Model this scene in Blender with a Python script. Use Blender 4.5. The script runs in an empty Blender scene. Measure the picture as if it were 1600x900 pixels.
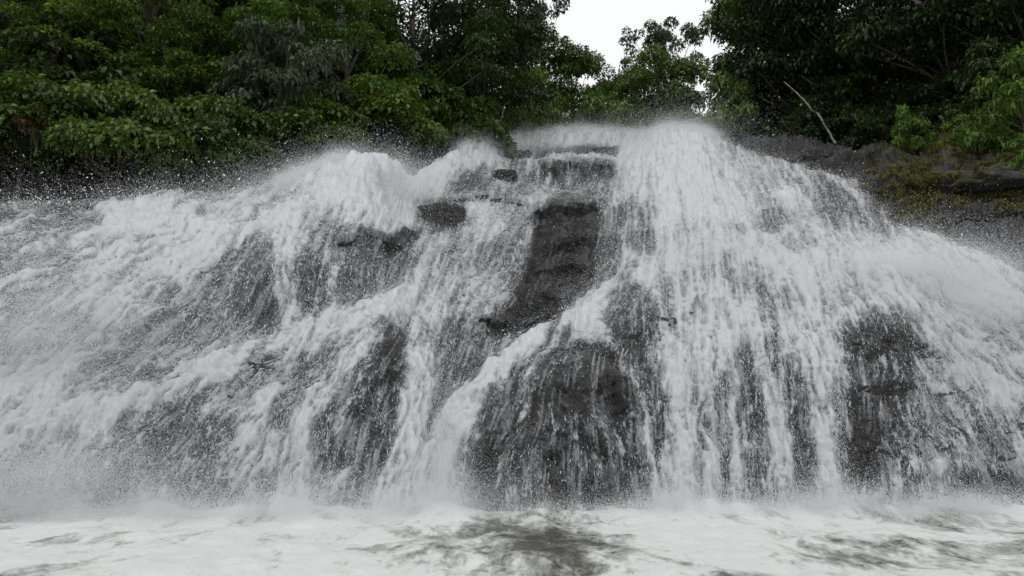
import bpy, math, random
import numpy as np

rng = np.random.default_rng(11)
random.seed(11)
R = math.radians
scene = bpy.context.scene
COL = scene.collection

# ------------------------------------------------------------------ camera
F_PX, CAM_Z, PITCH = 1256.0, 1.6, R(10.0)
cam_data = bpy.data.cameras.new("camera")
cam_data.sensor_width = 36.0
cam_data.lens = 36.0 * F_PX / 1600.0
cam_data.clip_start, cam_data.clip_end = 0.1, 2000.0
cam = bpy.data.objects.new("camera", cam_data)
cam.location = (0, 0, CAM_Z)
cam.rotation_euler = (R(90) + PITCH, 0, 0)
COL.objects.link(cam)
scene.camera = cam

# ------------------------------------------------------------------ sky, sun, exposure
SUN_EL, SUN_AZ = R(46), R(192)         # veiled by cloud, over the viewer's shoulder
world = bpy.data.worlds.new("World")
scene.world = world
world.use_nodes = True
wn = world.node_tree
bg = wn.nodes["Background"]
sky = wn.nodes.new("ShaderNodeTexSky")
sky.sky_type = 'NISHITA'
sky.sun_disc = False
sky.sun_elevation = SUN_EL
sky.sun_rotation = SUN_AZ
sky.dust_density = 6.0
sky.ozone_density = 1.0
hsv = wn.nodes.new("ShaderNodeHueSaturation")     # overcast: most of the blue is gone
hsv.inputs["Saturation"].default_value = 0.12
wn.links.new(sky.outputs[0], hsv.inputs["Color"])
deck = wn.nodes.new("ShaderNodeMixRGB")          # a closed, bright cloud deck over the clear sky
deck.inputs[0].default_value = 0.75
deck.inputs[2].default_value = (15.0, 15.2, 15.4, 1)
wn.links.new(hsv.outputs[0], deck.inputs[1])
wn.links.new(deck.outputs[0], bg.inputs["Color"])
bg.inputs["Strength"].default_value = 0.105

sun_data = bpy.data.lights.new("sun", 'SUN')
sun_data.energy = 0.5
sun_data.angle = R(40)
sun_data.color = (1.0, 0.97, 0.93)
sun = bpy.data.objects.new("sun", sun_data)
sun.rotation_euler = (R(90) - SUN_EL, 0, math.pi - SUN_AZ)
COL.objects.link(sun)

vs = scene.view_settings
vs.view_transform = 'Standard'
vs.look = 'None'
vs.gamma = 1.0
vs.use_curve_mapping = False
vs.exposure = -0.33
scene.cycles.use_denoising = True
scene.cycles.denoiser = 'OPENIMAGEDENOISE'
scene.cycles.denoising_input_passes = 'RGB_ALBEDO_NORMAL'
scene.cycles.denoising_prefilter = 'ACCURATE'
scene.cycles.transparent_max_bounces = 24
scene.cycles.max_bounces = 8
scene.cycles.diffuse_bounces = 4
scene.cycles.sample_clamp_indirect = 4.0

# ------------------------------------------------------------------ maths helpers
SP, CP = math.sin(PITCH), math.cos(PITCH)


def slopes(px, py):
    xc = (np.asarray(px, float) - 800) / F_PX
    yc = (450 - np.asarray(py, float)) / F_PX
    dy = CP - yc * SP
    return xc / dy, (SP + yc * CP) / dy


def at(px, py, Y):
    a, b = slopes(px, py)
    return np.stack([a * Y, np.broadcast_to(Y, np.shape(a)) * 1.0, CAM_Z + b * Y], -1)


def proj(P):
    x, y, z = P[..., 0], P[..., 1], P[..., 2] - CAM_Z
    f = y * CP + z * SP
    u = -y * SP + z * CP
    return 800 + F_PX * x / f, 450 - F_PX * u / f


_perm = np.random.default_rng(3).permutation(512).astype(np.int64)
_perm = np.concatenate([_perm, _perm])
_g3 = np.random.default_rng(5).normal(size=(512, 3))
_g3 /= np.linalg.norm(_g3, axis=1, keepdims=True)


def noise3(p):
    i = np.floor(p).astype(np.int64)
    f = p - i
    i &= 511
    u = f * f * f * (f * (f * 6 - 15) + 10)
    out = 0
    for dx in (0, 1):
        wx = u[..., 0] if dx else 1 - u[..., 0]
        for dy in (0, 1):
            wy = u[..., 1] if dy else 1 - u[..., 1]
            for dz in (0, 1):
                wz = u[..., 2] if dz else 1 - u[..., 2]
                h = _perm[(_perm[(_perm[(i[..., 0] + dx) & 511] + i[..., 1] + dy) & 511] + i[..., 2] + dz) & 511]
                g = _g3[h]
                d = g[..., 0] * (f[..., 0] - dx) + g[..., 1] * (f[..., 1] - dy) + g[..., 2] * (f[..., 2] - dz)
                out = out + wx * wy * wz * d
    return out * 1.5


def fbm(p, octv=4, lac=2.03, gain=0.5, ridged=False):
    a, s, out = 1.0, 1.0, 0
    for k in range(octv):
        n = noise3(p * s + 17.3 * k)
        if ridged:
            n = 0.5 - np.abs(n) * 1.4
        out = out + a * n
        a *= gain
        s *= lac
    return out


def sstep(x, a, b):
    t = np.clip((x - a) / (b - a), 0, 1)
    return t * t * (3 - 2 * t)


# ------------------------------------------------------------------ object helpers
def tag(o, label=None, cat=None, group=None, kind=None):
    if label:
        o["label"] = label
    if cat:
        o["category"] = cat
    if group:
        o["group"] = group
    if kind:
        o["kind"] = kind
    return o


def make_mesh(name, verts, quads=None, tris=None, attrs=None, smooth=True):
    me = bpy.data.meshes.new(name)
    verts = np.asarray(verts, np.float32)
    parts, starts, n = [], [], 0
    for arr, k in ((quads, 4), (tris, 3)):
        if arr is not None and len(arr):
            arr = np.asarray(arr, np.int32)
            parts.append(arr.ravel())
            starts.append(n + np.arange(len(arr), dtype=np.int32) * k)
            n += arr.size
    me.vertices.add(len(verts))
    me.vertices.foreach_set("co", verts.ravel())
    if parts:
        loops = np.concatenate(parts)
        st = np.concatenate(starts)
        me.loops.add(len(loops))
        me.loops.foreach_set("vertex_index", loops)
        me.polygons.add(len(st))
        me.polygons.foreach_set("loop_start", st)
        if smooth:
            me.polygons.foreach_set("use_smooth", np.ones(len(st), bool))
    for k, v in (attrs or {}).items():
        a = me.attributes.new(k, 'FLOAT', 'POINT')
        a.data.foreach_set("value", np.asarray(v, np.float32).ravel())
    me.update()
    return me


def link(name, me, mat=None, parent=None):
    o = bpy.data.objects.new(name, me)
    COL.objects.link(o)
    if mat is not None and not me.materials:
        me.materials.append(mat)
    if parent is not None:
        o.parent = parent
    return o


def grid_quads(nr, nc):
    idx = np.arange(nr * nc).reshape(nr, nc)
    return np.stack([idx[:-1, :-1], idx[1:, :-1], idx[1:, 1:], idx[:-1, 1:]], -1).reshape(-1, 4)


# ------------------------------------------------------------------ materials
def new_mat(name):
    m = bpy.data.materials.new(name)
    m.use_nodes = True
    nt = m.node_tree
    nt.nodes.clear()
    out = nt.nodes.new("ShaderNodeOutputMaterial")
    return m, nt, out


def N(nt, typ, **kw):
    n = nt.nodes.new(typ)
    for k, v in kw.items():
        if hasattr(n, k) and not k[0].isupper():
            setattr(n, k, v)
        else:
            n.inputs[k].default_value = v
    return n


def math_node(nt, op, a, b=None, c=None):
    n = nt.nodes.new("ShaderNodeMath")
    n.operation = op
    for i, v in enumerate((a, b, c)):
        if v is None:
            continue
        if isinstance(v, (int, float)):
            n.inputs[i].default_value = v
        else:
            nt.links.new(v, n.inputs[i])
    return n.outputs[0]


def attr(nt, name):
    n = nt.nodes.new("ShaderNodeAttribute")
    n.attribute_name = name
    return n.outputs["Fac"]


def pos_noise(nt, scale, detail=4, rough=0.55, stretch=None, distortion=0.0):
    g = nt.nodes.new("ShaderNodeNewGeometry")
    v = g.outputs["Position"]
    if stretch:
        mp = nt.nodes.new("ShaderNodeMapping")
        mp.inputs["Scale"].default_value = stretch
        nt.links.new(v, mp.inputs[0])
        v = mp.outputs[0]
    n = N(nt, "ShaderNodeTexNoise", Scale=scale, Detail=detail, Roughness=rough, Distortion=distortion)
    nt.links.new(v, n.inputs["Vector"])
    return n.outputs["Fac"]


def ramp(nt, fac, stops):
    n = nt.nodes.new("ShaderNodeValToRGB")
    e = n.color_ramp.elements
    while len(e) < len(stops):
        e.new(0.5)
    for k, (p, c) in enumerate(stops):
        e[k].position = p
        e[k].color = (*c, 1)
    nt.links.new(fac, n.inputs[0])
    return n.outputs[0]


def rock_material():
    m, nt, out = new_mat("wet_rock")
    p = N(nt, "ShaderNodeBsdfPrincipled", Roughness=0.34)
    n1 = pos_noise(nt, 1.3, 6, 0.6)
    col = ramp(nt, n1, [(0.3, (0.016, 0.016, 0.017)), (0.52, (0.042, 0.041, 0.041)), (0.66, (0.075, 0.071, 0.068)), (0.78, (0.12, 0.112, 0.105))])
    moss = pos_noise(nt, 2.2, 5, 0.65)
    mcol = ramp(nt, pos_noise(nt, 5.0, 4), [(0.3, (0.03, 0.028, 0.012)), (0.5, (0.10, 0.095, 0.016)), (0.7, (0.13, 0.075, 0.03))])
    ms = math_node(nt, 'MULTIPLY', attr(nt, "moss"), ramp(nt, moss, [(0.47, (0, 0, 0)), (0.60, (1, 1, 1))]))
    mix = nt.nodes.new("ShaderNodeMixRGB")
    nt.links.new(ms, mix.inputs[0])
    nt.links.new(col, mix.inputs[1])
    nt.links.new(mcol, mix.inputs[2])
    nt.links.new(mix.outputs[0], p.inputs["Base Color"])
    ro = math_node(nt, 'MULTIPLY_ADD', attr(nt, "dry"), 0.36, 0.12)
    nt.links.new(math_node(nt, 'ADD', ro, math_node(nt, 'MULTIPLY', n1, 0.12)), p.inputs["Roughness"])
    bump = N(nt, "ShaderNodeBump", Strength=1.0, Distance=0.26)
    h = math_node(nt, 'ADD', pos_noise(nt, 3, 9, 0.7, (1, 1, 2.4), 0.5), math_node(nt, 'MULTIPLY', pos_noise(nt, 16, 5, 0.7), 0.4))
    nt.links.new(h, bump.inputs["Height"])
    nt.links.new(bump.outputs[0], p.inputs["Normal"])
    nt.links.new(p.outputs[0], out.inputs[0])
    return m


def foam_material():
    """white water: aerated froth with holes through which the rock shows"""
    m, nt, out = new_mat("white_water")
    dif = N(nt, "ShaderNodeBsdfPrincipled", Roughness=0.32)
    dif.inputs["Specular IOR Level"].default_value = 0.5
    F = attr(nt, "foam")
    L = attr(nt, "strand")
    lace = pos_noise(nt, 7.0, 5, 0.62, (1, 1, 0.45), 0.6)
    # ridged lace: thin bright filaments
    rid = math_node(nt, 'SUBTRACT', 1.0, math_node(nt, 'MULTIPLY', math_node(nt, 'ABSOLUTE', math_node(nt, 'SUBTRACT', lace, 0.5)), 10.0))
    rid = math_node(nt, 'MAXIMUM', rid, 0.0)
    fine = pos_noise(nt, 26.0, 3, 0.6, (1, 1, 0.5))
    s = math_node(nt, 'MULTIPLY', L, 1.25)
    s = math_node(nt, 'ADD', s, math_node(nt, 'MULTIPLY', rid, 0.42))
    s = math_node(nt, 'ADD', s, math_node(nt, 'MULTIPLY', math_node(nt, 'SUBTRACT', fine, 0.5), 0.5))
    s = math_node(nt, 'ADD', s, math_node(nt, 'MULTIPLY', F, 2.0))
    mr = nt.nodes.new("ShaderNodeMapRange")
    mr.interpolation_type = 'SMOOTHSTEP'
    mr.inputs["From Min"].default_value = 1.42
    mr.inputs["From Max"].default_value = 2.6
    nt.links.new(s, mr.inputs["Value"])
    # a thin even veil between the strands
    veil = ramp(nt, F, [(0.10, (0, 0, 0)), (0.45, (0.22, 0.22, 0.22)), (0.95, (0.9, 0.9, 0.9))])
    veil = math_node(nt, 'MULTIPLY', veil, math_node(nt, 'MULTIPLY_ADD', L, 0.7, 0.55))
    veil = math_node(nt, 'MINIMUM', veil, 0.95)
    clear = math_node(nt, 'MULTIPLY', math_node(nt, 'SUBTRACT', 1.0, veil), math_node(nt, 'SUBTRACT', 1.0, mr.outputs[0]))
    # fine trickles down bare faces, and the net that a torn sheet leaves
    th = ramp(nt, attr(nt, "thread"), [(0.5, (0, 0, 0)), (1.0, (0.6, 0.6, 0.6))])
    th = math_node(nt, 'MULTIPLY', th, ramp(nt, F, [(0.04, (0, 0, 0)), (0.14, (0.75, 0.75, 0.75)), (0.5, (1, 1, 1))]))
    clear = math_node(nt, 'MULTIPLY', clear, math_node(nt, 'SUBTRACT', 1.0, th))
    g = nt.nodes.new("ShaderNodeNewGeometry")
    nv = N(nt, "ShaderNodeTexNoise", Scale=5.0, Detail=3)
    nt.links.new(g.outputs["Position"], nv.inputs["Vector"])
    vm = nt.nodes.new("ShaderNodeVectorMath")
    vm.operation = 'MULTIPLY_ADD'
    vm.inputs[1].default_value = (0.22, 0.22, 0.22)
    nt.links.new(nv.outputs["Color"], vm.inputs[0])
    nt.links.new(g.outputs["Position"], vm.inputs[2])
    mp = nt.nodes.new("ShaderNodeMapping")
    mp.inputs["Scale"].default_value = (1, 1, 0.6)
    nt.links.new(vm.outputs[0], mp.inputs[0])
    vo = N(nt, "ShaderNodeTexVoronoi", Scale=7.0)
    vo.feature = 'DISTANCE_TO_EDGE'
    nt.links.new(mp.outputs[0], vo.inputs["Vector"])
    net = ramp(nt, vo.outputs["Distance"], [(0.0, (0.9, 0.9, 0.9)), (0.05, (0.55, 0.55, 0.55)), (0.13, (0, 0, 0))])
    net = math_node(nt, 'MULTIPLY', net, ramp(nt, pos_noise(nt, 2.5, 4, 0.6), [(0.42, (0, 0, 0)), (0.62, (1, 1, 1))]))
    net = math_node(nt, 'MULTIPLY', net, ramp(nt, F, [(0.05, (0, 0, 0)), (0.18, (0.3, 0.3, 0.3)), (0.6, (1, 1, 1))]))
    clear = math_node(nt, 'MULTIPLY', clear, math_node(nt, 'SUBTRACT', 1.0, net))
    alpha = math_node(nt, 'SUBTRACT', 1.0, clear)
    alpha = math_node(nt, 'MULTIPLY', alpha, ramp(nt, F, [(0.02, (0, 0, 0)), (0.12, (1, 1, 1))]))
    alpha = math_node(nt, 'MULTIPLY', alpha, 0.985)
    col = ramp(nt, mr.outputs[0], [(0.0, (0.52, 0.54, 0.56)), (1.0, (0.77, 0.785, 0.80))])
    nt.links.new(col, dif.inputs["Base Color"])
    bump = N(nt, "ShaderNodeBump", Strength=0.55, Distance=0.06)
    nt.links.new(s, bump.inputs["Height"])
    nt.links.new(bump.outputs[0], dif.inputs["Normal"])
    tl = N(nt, "ShaderNodeBsdfTranslucent", Color=(0.8, 0.83, 0.84, 1))
    mx = N(nt, "ShaderNodeMixShader", Fac=0.25)
    nt.links.new(dif.outputs[0], mx.inputs[1])
    nt.links.new(tl.outputs[0], mx.inputs[2])
    tr = nt.nodes.new("ShaderNodeBsdfTransparent")
    mx2 = nt.nodes.new("ShaderNodeMixShader")
    nt.links.new(alpha, mx2.inputs[0])
    nt.links.new(tr.outputs[0], mx2.inputs[1])
    nt.links.new(mx.outputs[0], mx2.inputs[2])
    nt.links.new(mx2.outputs[0], out.inputs[0])
    return m


def drop_material():
    m, nt, out = new_mat("spray_drops")
    d = N(nt, "ShaderNodeBsdfDiffuse", Color=(0.80, 0.815, 0.83, 1))
    t = N(nt, "ShaderNodeBsdfTranslucent", Color=(0.80, 0.815, 0.83, 1))
    mx = N(nt, "ShaderNodeMixShader", Fac=0.4)
    nt.links.new(d.outputs[0], mx.inputs[1])
    nt.links.new(t.outputs[0], mx.inputs[2])
    nt.links.new(mx.outputs[0], out.inputs[0])
    return m


def pool_material():
    m, nt, out = new_mat("pool_water")
    p = N(nt, "ShaderNodeBsdfPrincipled", Roughness=0.12)
    F = attr(nt, "foam")
    n = pos_noise(nt, 1.9, 7, 0.62, (1.0, 0.42, 1.0), 0.9)
    n2 = pos_noise(nt, 9.0, 5, 0.65, (1.0, 0.45, 1.0), 0.6)
    s = math_node(nt, 'ADD', math_node(nt, 'MULTIPLY', F, 1.38), math_node(nt, 'MULTIPLY', math_node(nt, 'SUBTRACT', n, 0.5), 2.3))
    s = math_node(nt, 'ADD', s, math_node(nt, 'MULTIPLY', math_node(nt, 'SUBTRACT', n2, 0.5), 1.3))
    mr = nt.nodes.new("ShaderNodeMapRange")
    mr.interpolation_type = 'SMOOTHSTEP'
    mr.inputs["From Min"].default_value = 0.12
    mr.inputs["From Max"].default_value = 1.25
    nt.links.new(s, mr.inputs["Value"])
    col = ramp(nt, mr.outputs[0], [(0.0, (0.055, 0.055, 0.04)), (0.35, (0.20, 0.205, 0.175)), (0.75, (0.44, 0.45, 0.425)), (1.0, (0.66, 0.67, 0.655))])
    nt.links.new(col, p.inputs["Base Color"])
    nt.links.new(math_node(nt, 'MULTIPLY_ADD', mr.outputs[0], 0.45, 0.12), p.inputs["Roughness"])
    bump = N(nt, "ShaderNodeBump", Strength=0.45, Distance=0.06)
    nt.links.new(s, bump.inputs["Height"])
    nt.links.new(bump.outputs[0], p.inputs["Normal"])
    nt.links.new(p.outputs[0], out.inputs[0])
    return m


def leaf_material(name, dark, mid, light, gloss=0.4):
    m, nt, out = new_mat(name)
    p = N(nt, "ShaderNodeBsdfPrincipled", Roughness=gloss)
    p.inputs["Specular IOR Level"].default_value = 0.3
    oi = nt.nodes.new("ShaderNodeObjectInfo")
    t = math_node(nt, 'ADD', attr(nt, "tint"), math_node(nt, 'MULTIPLY', math_node(nt, 'SUBTRACT', oi.outputs["Random"], 0.5), 0.4))
    col = ramp(nt, t, [(0.0, dark), (0.5, mid), (1.0, light)])
    nt.links.new(col, p.inputs["Base Color"])
    tl = nt.nodes.new("ShaderNodeBsdfTranslucent")
    nt.links.new(col, tl.inputs["Color"])
    mx = N(nt, "ShaderNodeMixShader", Fac=0.3)
    nt.links.new(p.outputs[0], mx.inputs[1])
    nt.links.new(tl.outputs[0], mx.inputs[2])
    nt.links.new(mx.outputs[0], out.inputs[0])
    return m


def plain_material(name, c0, c1, scale=3.0, rough=0.85, bump_d=0.03, stretch=None):
    m, nt, out = new_mat(name)
    p = N(nt, "ShaderNodeBsdfPrincipled", Roughness=rough)
    n = pos_noise(nt, scale, 6, 0.6, stretch)
    nt.links.new(ramp(nt, n, [(0.3, c0), (0.7, c1)]), p.inputs["Base Color"])
    b = N(nt, "ShaderNodeBump", Strength=0.6, Distance=bump_d)
    nt.links.new(n, b.inputs["Height"])
    nt.links.new(b.outputs[0], p.inputs["Normal"])
    nt.links.new(p.outputs[0], out.inputs[0])
    return m


M_ROCK = rock_material()
M_FOAM = foam_material()
M_DROP = drop_material()
M_POOL = pool_material()
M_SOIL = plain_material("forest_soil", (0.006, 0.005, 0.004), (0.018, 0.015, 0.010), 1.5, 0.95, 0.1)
M_BARK = plain_material("bark", (0.03, 0.025, 0.018), (0.09, 0.075, 0.055), 6.0, 0.9, 0.02, (1, 1, 0.2))
M_PALEBARK = plain_material("pale_bark", (0.10, 0.09, 0.075), (0.28, 0.26, 0.22), 5.0, 0.85, 0.02, (1, 1, 0.3))
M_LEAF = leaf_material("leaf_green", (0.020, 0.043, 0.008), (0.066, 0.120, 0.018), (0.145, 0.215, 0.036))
M_LEAF_SHADED = leaf_material("leaf_shaded", (0.008, 0.018, 0.006), (0.022, 0.043, 0.011), (0.055, 0.090, 0.022), 0.36)  # canopy shade over the right bank is put into this lowered leaf colour
M_LEAF_BRIGHT = leaf_material("leaf_bright", (0.03, 0.07, 0.012), (0.085, 0.16, 0.022), (0.17, 0.25, 0.04))
M_LEAF_GREY = leaf_material("leaf_greyish", (0.025, 0.040, 0.020), (0.055, 0.080, 0.038), (0.10, 0.13, 0.07), 0.42)
M_LEAF_BROWN = leaf_material("leaf_brown", (0.03, 0.016, 0.010), (0.085, 0.042, 0.025), (0.16, 0.085, 0.055), 0.55)
M_MOSS = leaf_material("moss_green", (0.03, 0.034, 0.008), (0.085, 0.09, 0.014), (0.18, 0.14, 0.03), 0.8)

# ------------------------------------------------------------------ the rock bed of the falls
# control points: where the rock lies, as (photo column, photo row, metres from the viewpoint)
CTRL = np.array([
    (-600, 810, 14.0), (-600, 600, 15.0), (-600, 400, 18.0), (-600, 330, 22.5),
    (0, 810, 15.2), (0, 700, 15.8), (0, 600, 16.5), (0, 500, 17.4), (0, 400, 19.0), (0, 345, 21.2), (0, 322, 23.8),
    (150, 800, 15.6), (150, 500, 17.6), (150, 340, 21.8), (150, 318, 24.2),
    (300, 805, 15.8), (300, 650, 16.6), (300, 520, 18.0), (300, 420, 19.4), (300, 340, 22.0), (300, 312, 24.6),
    (420, 470, 18.6), (420, 560, 17.4), (420, 380, 20.4), (430, 300, 25.5),
    (500, 800, 16.0), (500, 700, 16.6), (520, 540, 17.8), (500, 480, 18.9), (520, 400, 20.0), (520, 370, 21.0), (530, 330, 24), (530, 290, 27),
    (600, 800, 15.9), (590, 700, 16.4), (590, 560, 17.4), (610, 520, 18.4), (600, 480, 19.4), (590, 395, 20.6), (600, 372, 22.0), (620, 340, 25.5), (600, 262, 30),
    (690, 800, 16.8), (690, 700, 17.6), (690, 600, 18.6), (690, 480, 20.6), (690, 420, 22.2), (690, 362, 25.0), (690, 325, 26.2), (690, 300, 29.0), (700, 240, 35),
    (760, 780, 16.0), (780, 650, 17.0), (800, 570, 18.6), (780, 480, 21.3), (780, 400, 23.6), (780, 340, 26.5), (790, 290, 31), (770, 250, 36), (760, 229, 40),
    (870, 805, 15.9), (870, 700, 16.2), (870, 610, 16.8), (880, 555, 17.7), (890, 530, 19.0), (890, 500, 20.2), (880, 450, 21.9), (880, 380, 24.4), (885, 342, 25.6),
    (890, 326, 28.0), (890, 290, 31.5), (880, 268, 32.4), (890, 255, 36), (870, 238, 40), (860, 222, 44),
    (960, 800, 16.0), (960, 640, 16.8), (960, 540, 17.8), (960, 470, 19.6), (960, 400, 22.6), (960, 340, 25.6), (960, 280, 31), (950, 240, 38), (940, 216, 44),
    (1050, 800, 16.2), (1050, 600, 17.4), (1050, 480, 19.0), (1050, 400, 21.0), (1050, 300, 27.0), (1050, 240, 34), (1060, 214, 39),
    (1180, 800, 16.1), (1180, 600, 17.0), (1180, 480, 18.4), (1180, 400, 20.2), (1180, 300, 25.6), (1180, 240, 33), (1190, 216, 38),
    (1300, 790, 16.0), (1300, 600, 16.9), (1300, 480, 18.0), (1300, 400, 19.6), (1310, 340, 22.0), (1300, 270, 27.6), (1300, 238, 31.5), (1300, 221, 35.5),
    (1380, 780, 15.9), (1370, 620, 16.6), (1370, 510, 17.4), (1400, 430, 18.8), (1390, 350, 22.2), (1390, 280, 26.2), (1400, 222, 32.5),
    (1480, 770, 16.4), (1480, 600, 17.4), (1480, 450, 18.6), (1480, 370, 21.2), (1480, 300, 23.6), (1480, 230, 27.2), (1490, 210, 30),
    (1600, 770, 16.6), (1600, 620, 17.4), (1600, 480, 18.4), (1600, 400, 19.8), (1600, 320, 21.6), (1600, 240, 24.0), (1600, 196, 26.5),
    (2100, 770, 15.2), (2100, 560, 16.0), (2100, 400, 18.0), (2100, 250, 20.5), (2100, 150, 23),
], float)


def tps_fit(pts, val, lam):
    d = np.linalg.norm(pts[:, None] - pts[None], axis=-1)
    K = np.where(d > 0, d * d * np.log(d + 1e-12), 0) + lam * np.eye(len(pts))
    P = np.concatenate([np.ones((len(pts), 1)), pts], 1)
    A = np.block([[K, P], [P.T, np.zeros((3, 3))]])
    return np.linalg.solve(A, np.concatenate([val, np.zeros(3)]))


def tps_eval(q, pts, w):
    out = np.empty(len(q))
    for s in range(0, len(q), 20000):
        qq = q[s:s + 20000]
        d = np.linalg.norm(qq[:, None] - pts[None], axis=-1)
        K = np.where(d > 0, d * d * np.log(d + 1e-12), 0)
        out[s:s + 20000] = K @ w[:len(pts)] + w[len(pts)] + qq @ w[len(pts) + 1:]
    return out


X0, X1, PX_STEP = -560.0, 2160.0, 2.0
Y0, Y1, PY_STEP = 180.0, 860.0, 2.0
GX = np.arange(X0, X1 + 1, PX_STEP)
GY = np.arange(Y0, Y1 + 1, PY_STEP)
NX, NY = len(GX), len(GY)


def sample(img, px, py):
    """bilinear read of an image-shaped map"""
    x = np.clip((px - X0) / PX_STEP, 0, NX - 1.001)
    y = np.clip((py - Y0) / PY_STEP, 0, NY - 1.001)
    ix, iy = x.astype(int), y.astype(int)
    fx, fy = x - ix, y - iy
    return (img[iy, ix] * (1 - fx) + img[iy, ix + 1] * fx) * (1 - fy) + (img[iy + 1, ix] * (1 - fx) + img[iy + 1, ix + 1] * fx) * fy


sc_ = 1 / 400.0
_w = tps_fit(CTRL[:, :2] * sc_, np.log(CTRL[:, 2]), 0.002)
cx, cy = np.arange(X0, X1 + 9, 8.0), np.arange(Y0, Y1 + 9, 4.0)
cgx, cgy = np.meshgrid(cx, cy)
coarse = tps_eval(np.stack([cgx.ravel(), cgy.ravel()], 1) * sc_, CTRL[:, :2] * sc_, _w).reshape(cgx.shape)
# water only ever runs down towards the viewer: depth never falls as the row climbs
coarse = np.maximum.accumulate(coarse[::-1] + 0, axis=0)[::-1]
IX, IY = np.meshgrid(GX, GY)
_x, _y = (IX - X0) / 8.0, (IY - Y0) / 4.0
_ix, _iy = np.minimum(_x.astype(int), coarse.shape[1] - 2), np.minimum(_y.astype(int), coarse.shape[0] - 2)
_fx, _fy = _x - _ix, _y - _iy
DEPTH = np.exp((coarse[_iy, _ix] * (1 - _fx) + coarse[_iy, _ix + 1] * _fx) * (1 - _fy) + (coarse[_iy + 1, _ix] * (1 - _fx) + coarse[_iy + 1, _ix + 1] * _fx) * _fy)

CREST = np.array([(-560, 330), (0, 322), (150, 318), (300, 312), (420, 302), (520, 292), (570, 272), (610, 256), (650, 246), (700, 239), (760, 229),
                  (800, 224), (860, 222), (930, 216), (1000, 218), (1060, 214), (1130, 213), (1200, 216), (1300, 221), (1400, 221),
                  (1440, 214), (1500, 208), (1560, 200), (1600, 194), (1750, 185), (2160, 182)], float)


def crest(px):
    return np.interp(px, CREST[:, 0], CREST[:, 1])


# ------------------------------------------------------------------ where the water is white, and which way it runs
FOAM = np.full((NY, NX), 0.66)


def lay(mask, v):
    global FOAM
    FOAM = FOAM * (1 - mask) + v * mask


def blob(x, y, rx, ry, v, ang=0.0, soft=0.6):
    a = R(ang)
    dx, dy = IX - x, IY - y
    u = (dx * math.cos(a) + dy * math.sin(a)) / rx
    w = (-dx * math.sin(a) + dy * math.cos(a)) / ry
    lay(1 - sstep(np.sqrt(u * u + w * w), 1 - soft, 1 + soft * 0.5), v)


def seg_dist(pts):
    best = np.full(IX.shape, 1e9)
    for (ax, ay), (bx, by) in zip(pts[:-1], pts[1:]):
        vx, vy = bx - ax, by - ay
        t = np.clip(((IX - ax) * vx + (IY - ay) * vy) / (vx * vx + vy * vy + 1e-9), 0, 1)
        best = np.minimum(best, np.hypot(IX - ax - t * vx, IY - ay - t * vy))
    return best


def stroke(pts, w, v, soft=0.8):
    lay(1 - sstep(seg_dist(pts) / w, 1 - soft, 1 + soft * 0.5), v)


def poly_mask(pts, soft):
    pts = list(pts)
    d = seg_dist(pts + pts[:1])
    inside = np.zeros(IX.shape, bool)
    for (ax, ay), (bx, by) in zip(pts, pts[1:] + pts[:1]):
        c = (ay > IY) != (by > IY)
        inside ^= c & (IX < (bx - ax) * (IY - ay) / (by - ay + 1e-9) + ax)
    return sstep(np.where(inside, d, -d), -soft, soft)


def poly(pts, v, soft=12):
    lay(poly_mask(pts, soft), v)


# left fan
blob(330, 350, 190, 45, 0.90, -4)
stroke([(-560, 380), (-200, 360), (140, 332)], 10, 0.30)
stroke([(-560, 420), (-60, 385), (150, 352)], 14, 0.48)
stroke([(-500, 470), (0, 425), (120, 395)], 16, 0.52)
stroke([(-200, 540), (20, 470)], 16, 0.55)
blob(385, 440, 75, 62, 0.34, 0)
blob(400, 468, 52, 50, 0.20, 0)
blob(488, 455, 32, 58, 0.22)
blob(440, 440, 14, 60, 0.62)
poly([(520, 385), (570, 372), (630, 385), (650, 410), (640, 455), (560, 500), (525, 480)], 0.30, 14)
stroke([(360, 430), (300, 500), (240, 560), (160, 600)], 34, 0.34)
stroke([(180, 590), (110, 625)], 14, 0.42)
blob(330, 560, 70, 22, 0.48, -25)
stroke([(650, 470), (560, 500), (440, 540), (330, 580), (200, 630), (60, 670), (-100, 710)], 24, 0.90)
stroke([(430, 580), (330, 628), (200, 675)], 22, 0.33)
blob(415, 590, 22, 22, 0.40)
blob(275, 700, 125, 66, 0.42, -15)
stroke([(245, 720), (190, 760), (150, 800)], 30, 0.18)
blob(300, 772, 75, 42, 0.28)
blob(90, 730, 45, 40, 0.52)
blob(440, 690, 70, 60, 0.78)
blob(415, 770, 16, 24, 0.32)
stroke([(475, 585), (440, 660)], 22, 0.36)
stroke([(540, 560), (500, 640)], 12, 0.55)
# dark buttress left of the middle
poly([(600, 525), (640, 520), (640, 600), (620, 690), (590, 760), (560, 805), (490, 800), (485, 730), (500, 670), (540, 600)], 0.23, 16)
stroke([(600, 610), (560, 700), (545, 770)], 10, 0.36)
blob(520, 770, 40, 40, 0.40)
stroke([(690, 440), (660, 520), (650, 600), (640, 700), (615, 790)], 25, 0.82)
stroke([(745, 480), (715, 560), (690, 650), (675, 690)], 30, 0.28)
stroke([(700, 520), (690, 560)], 16, 0.42)
blob(740, 520, 26, 40, 0.45)
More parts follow.
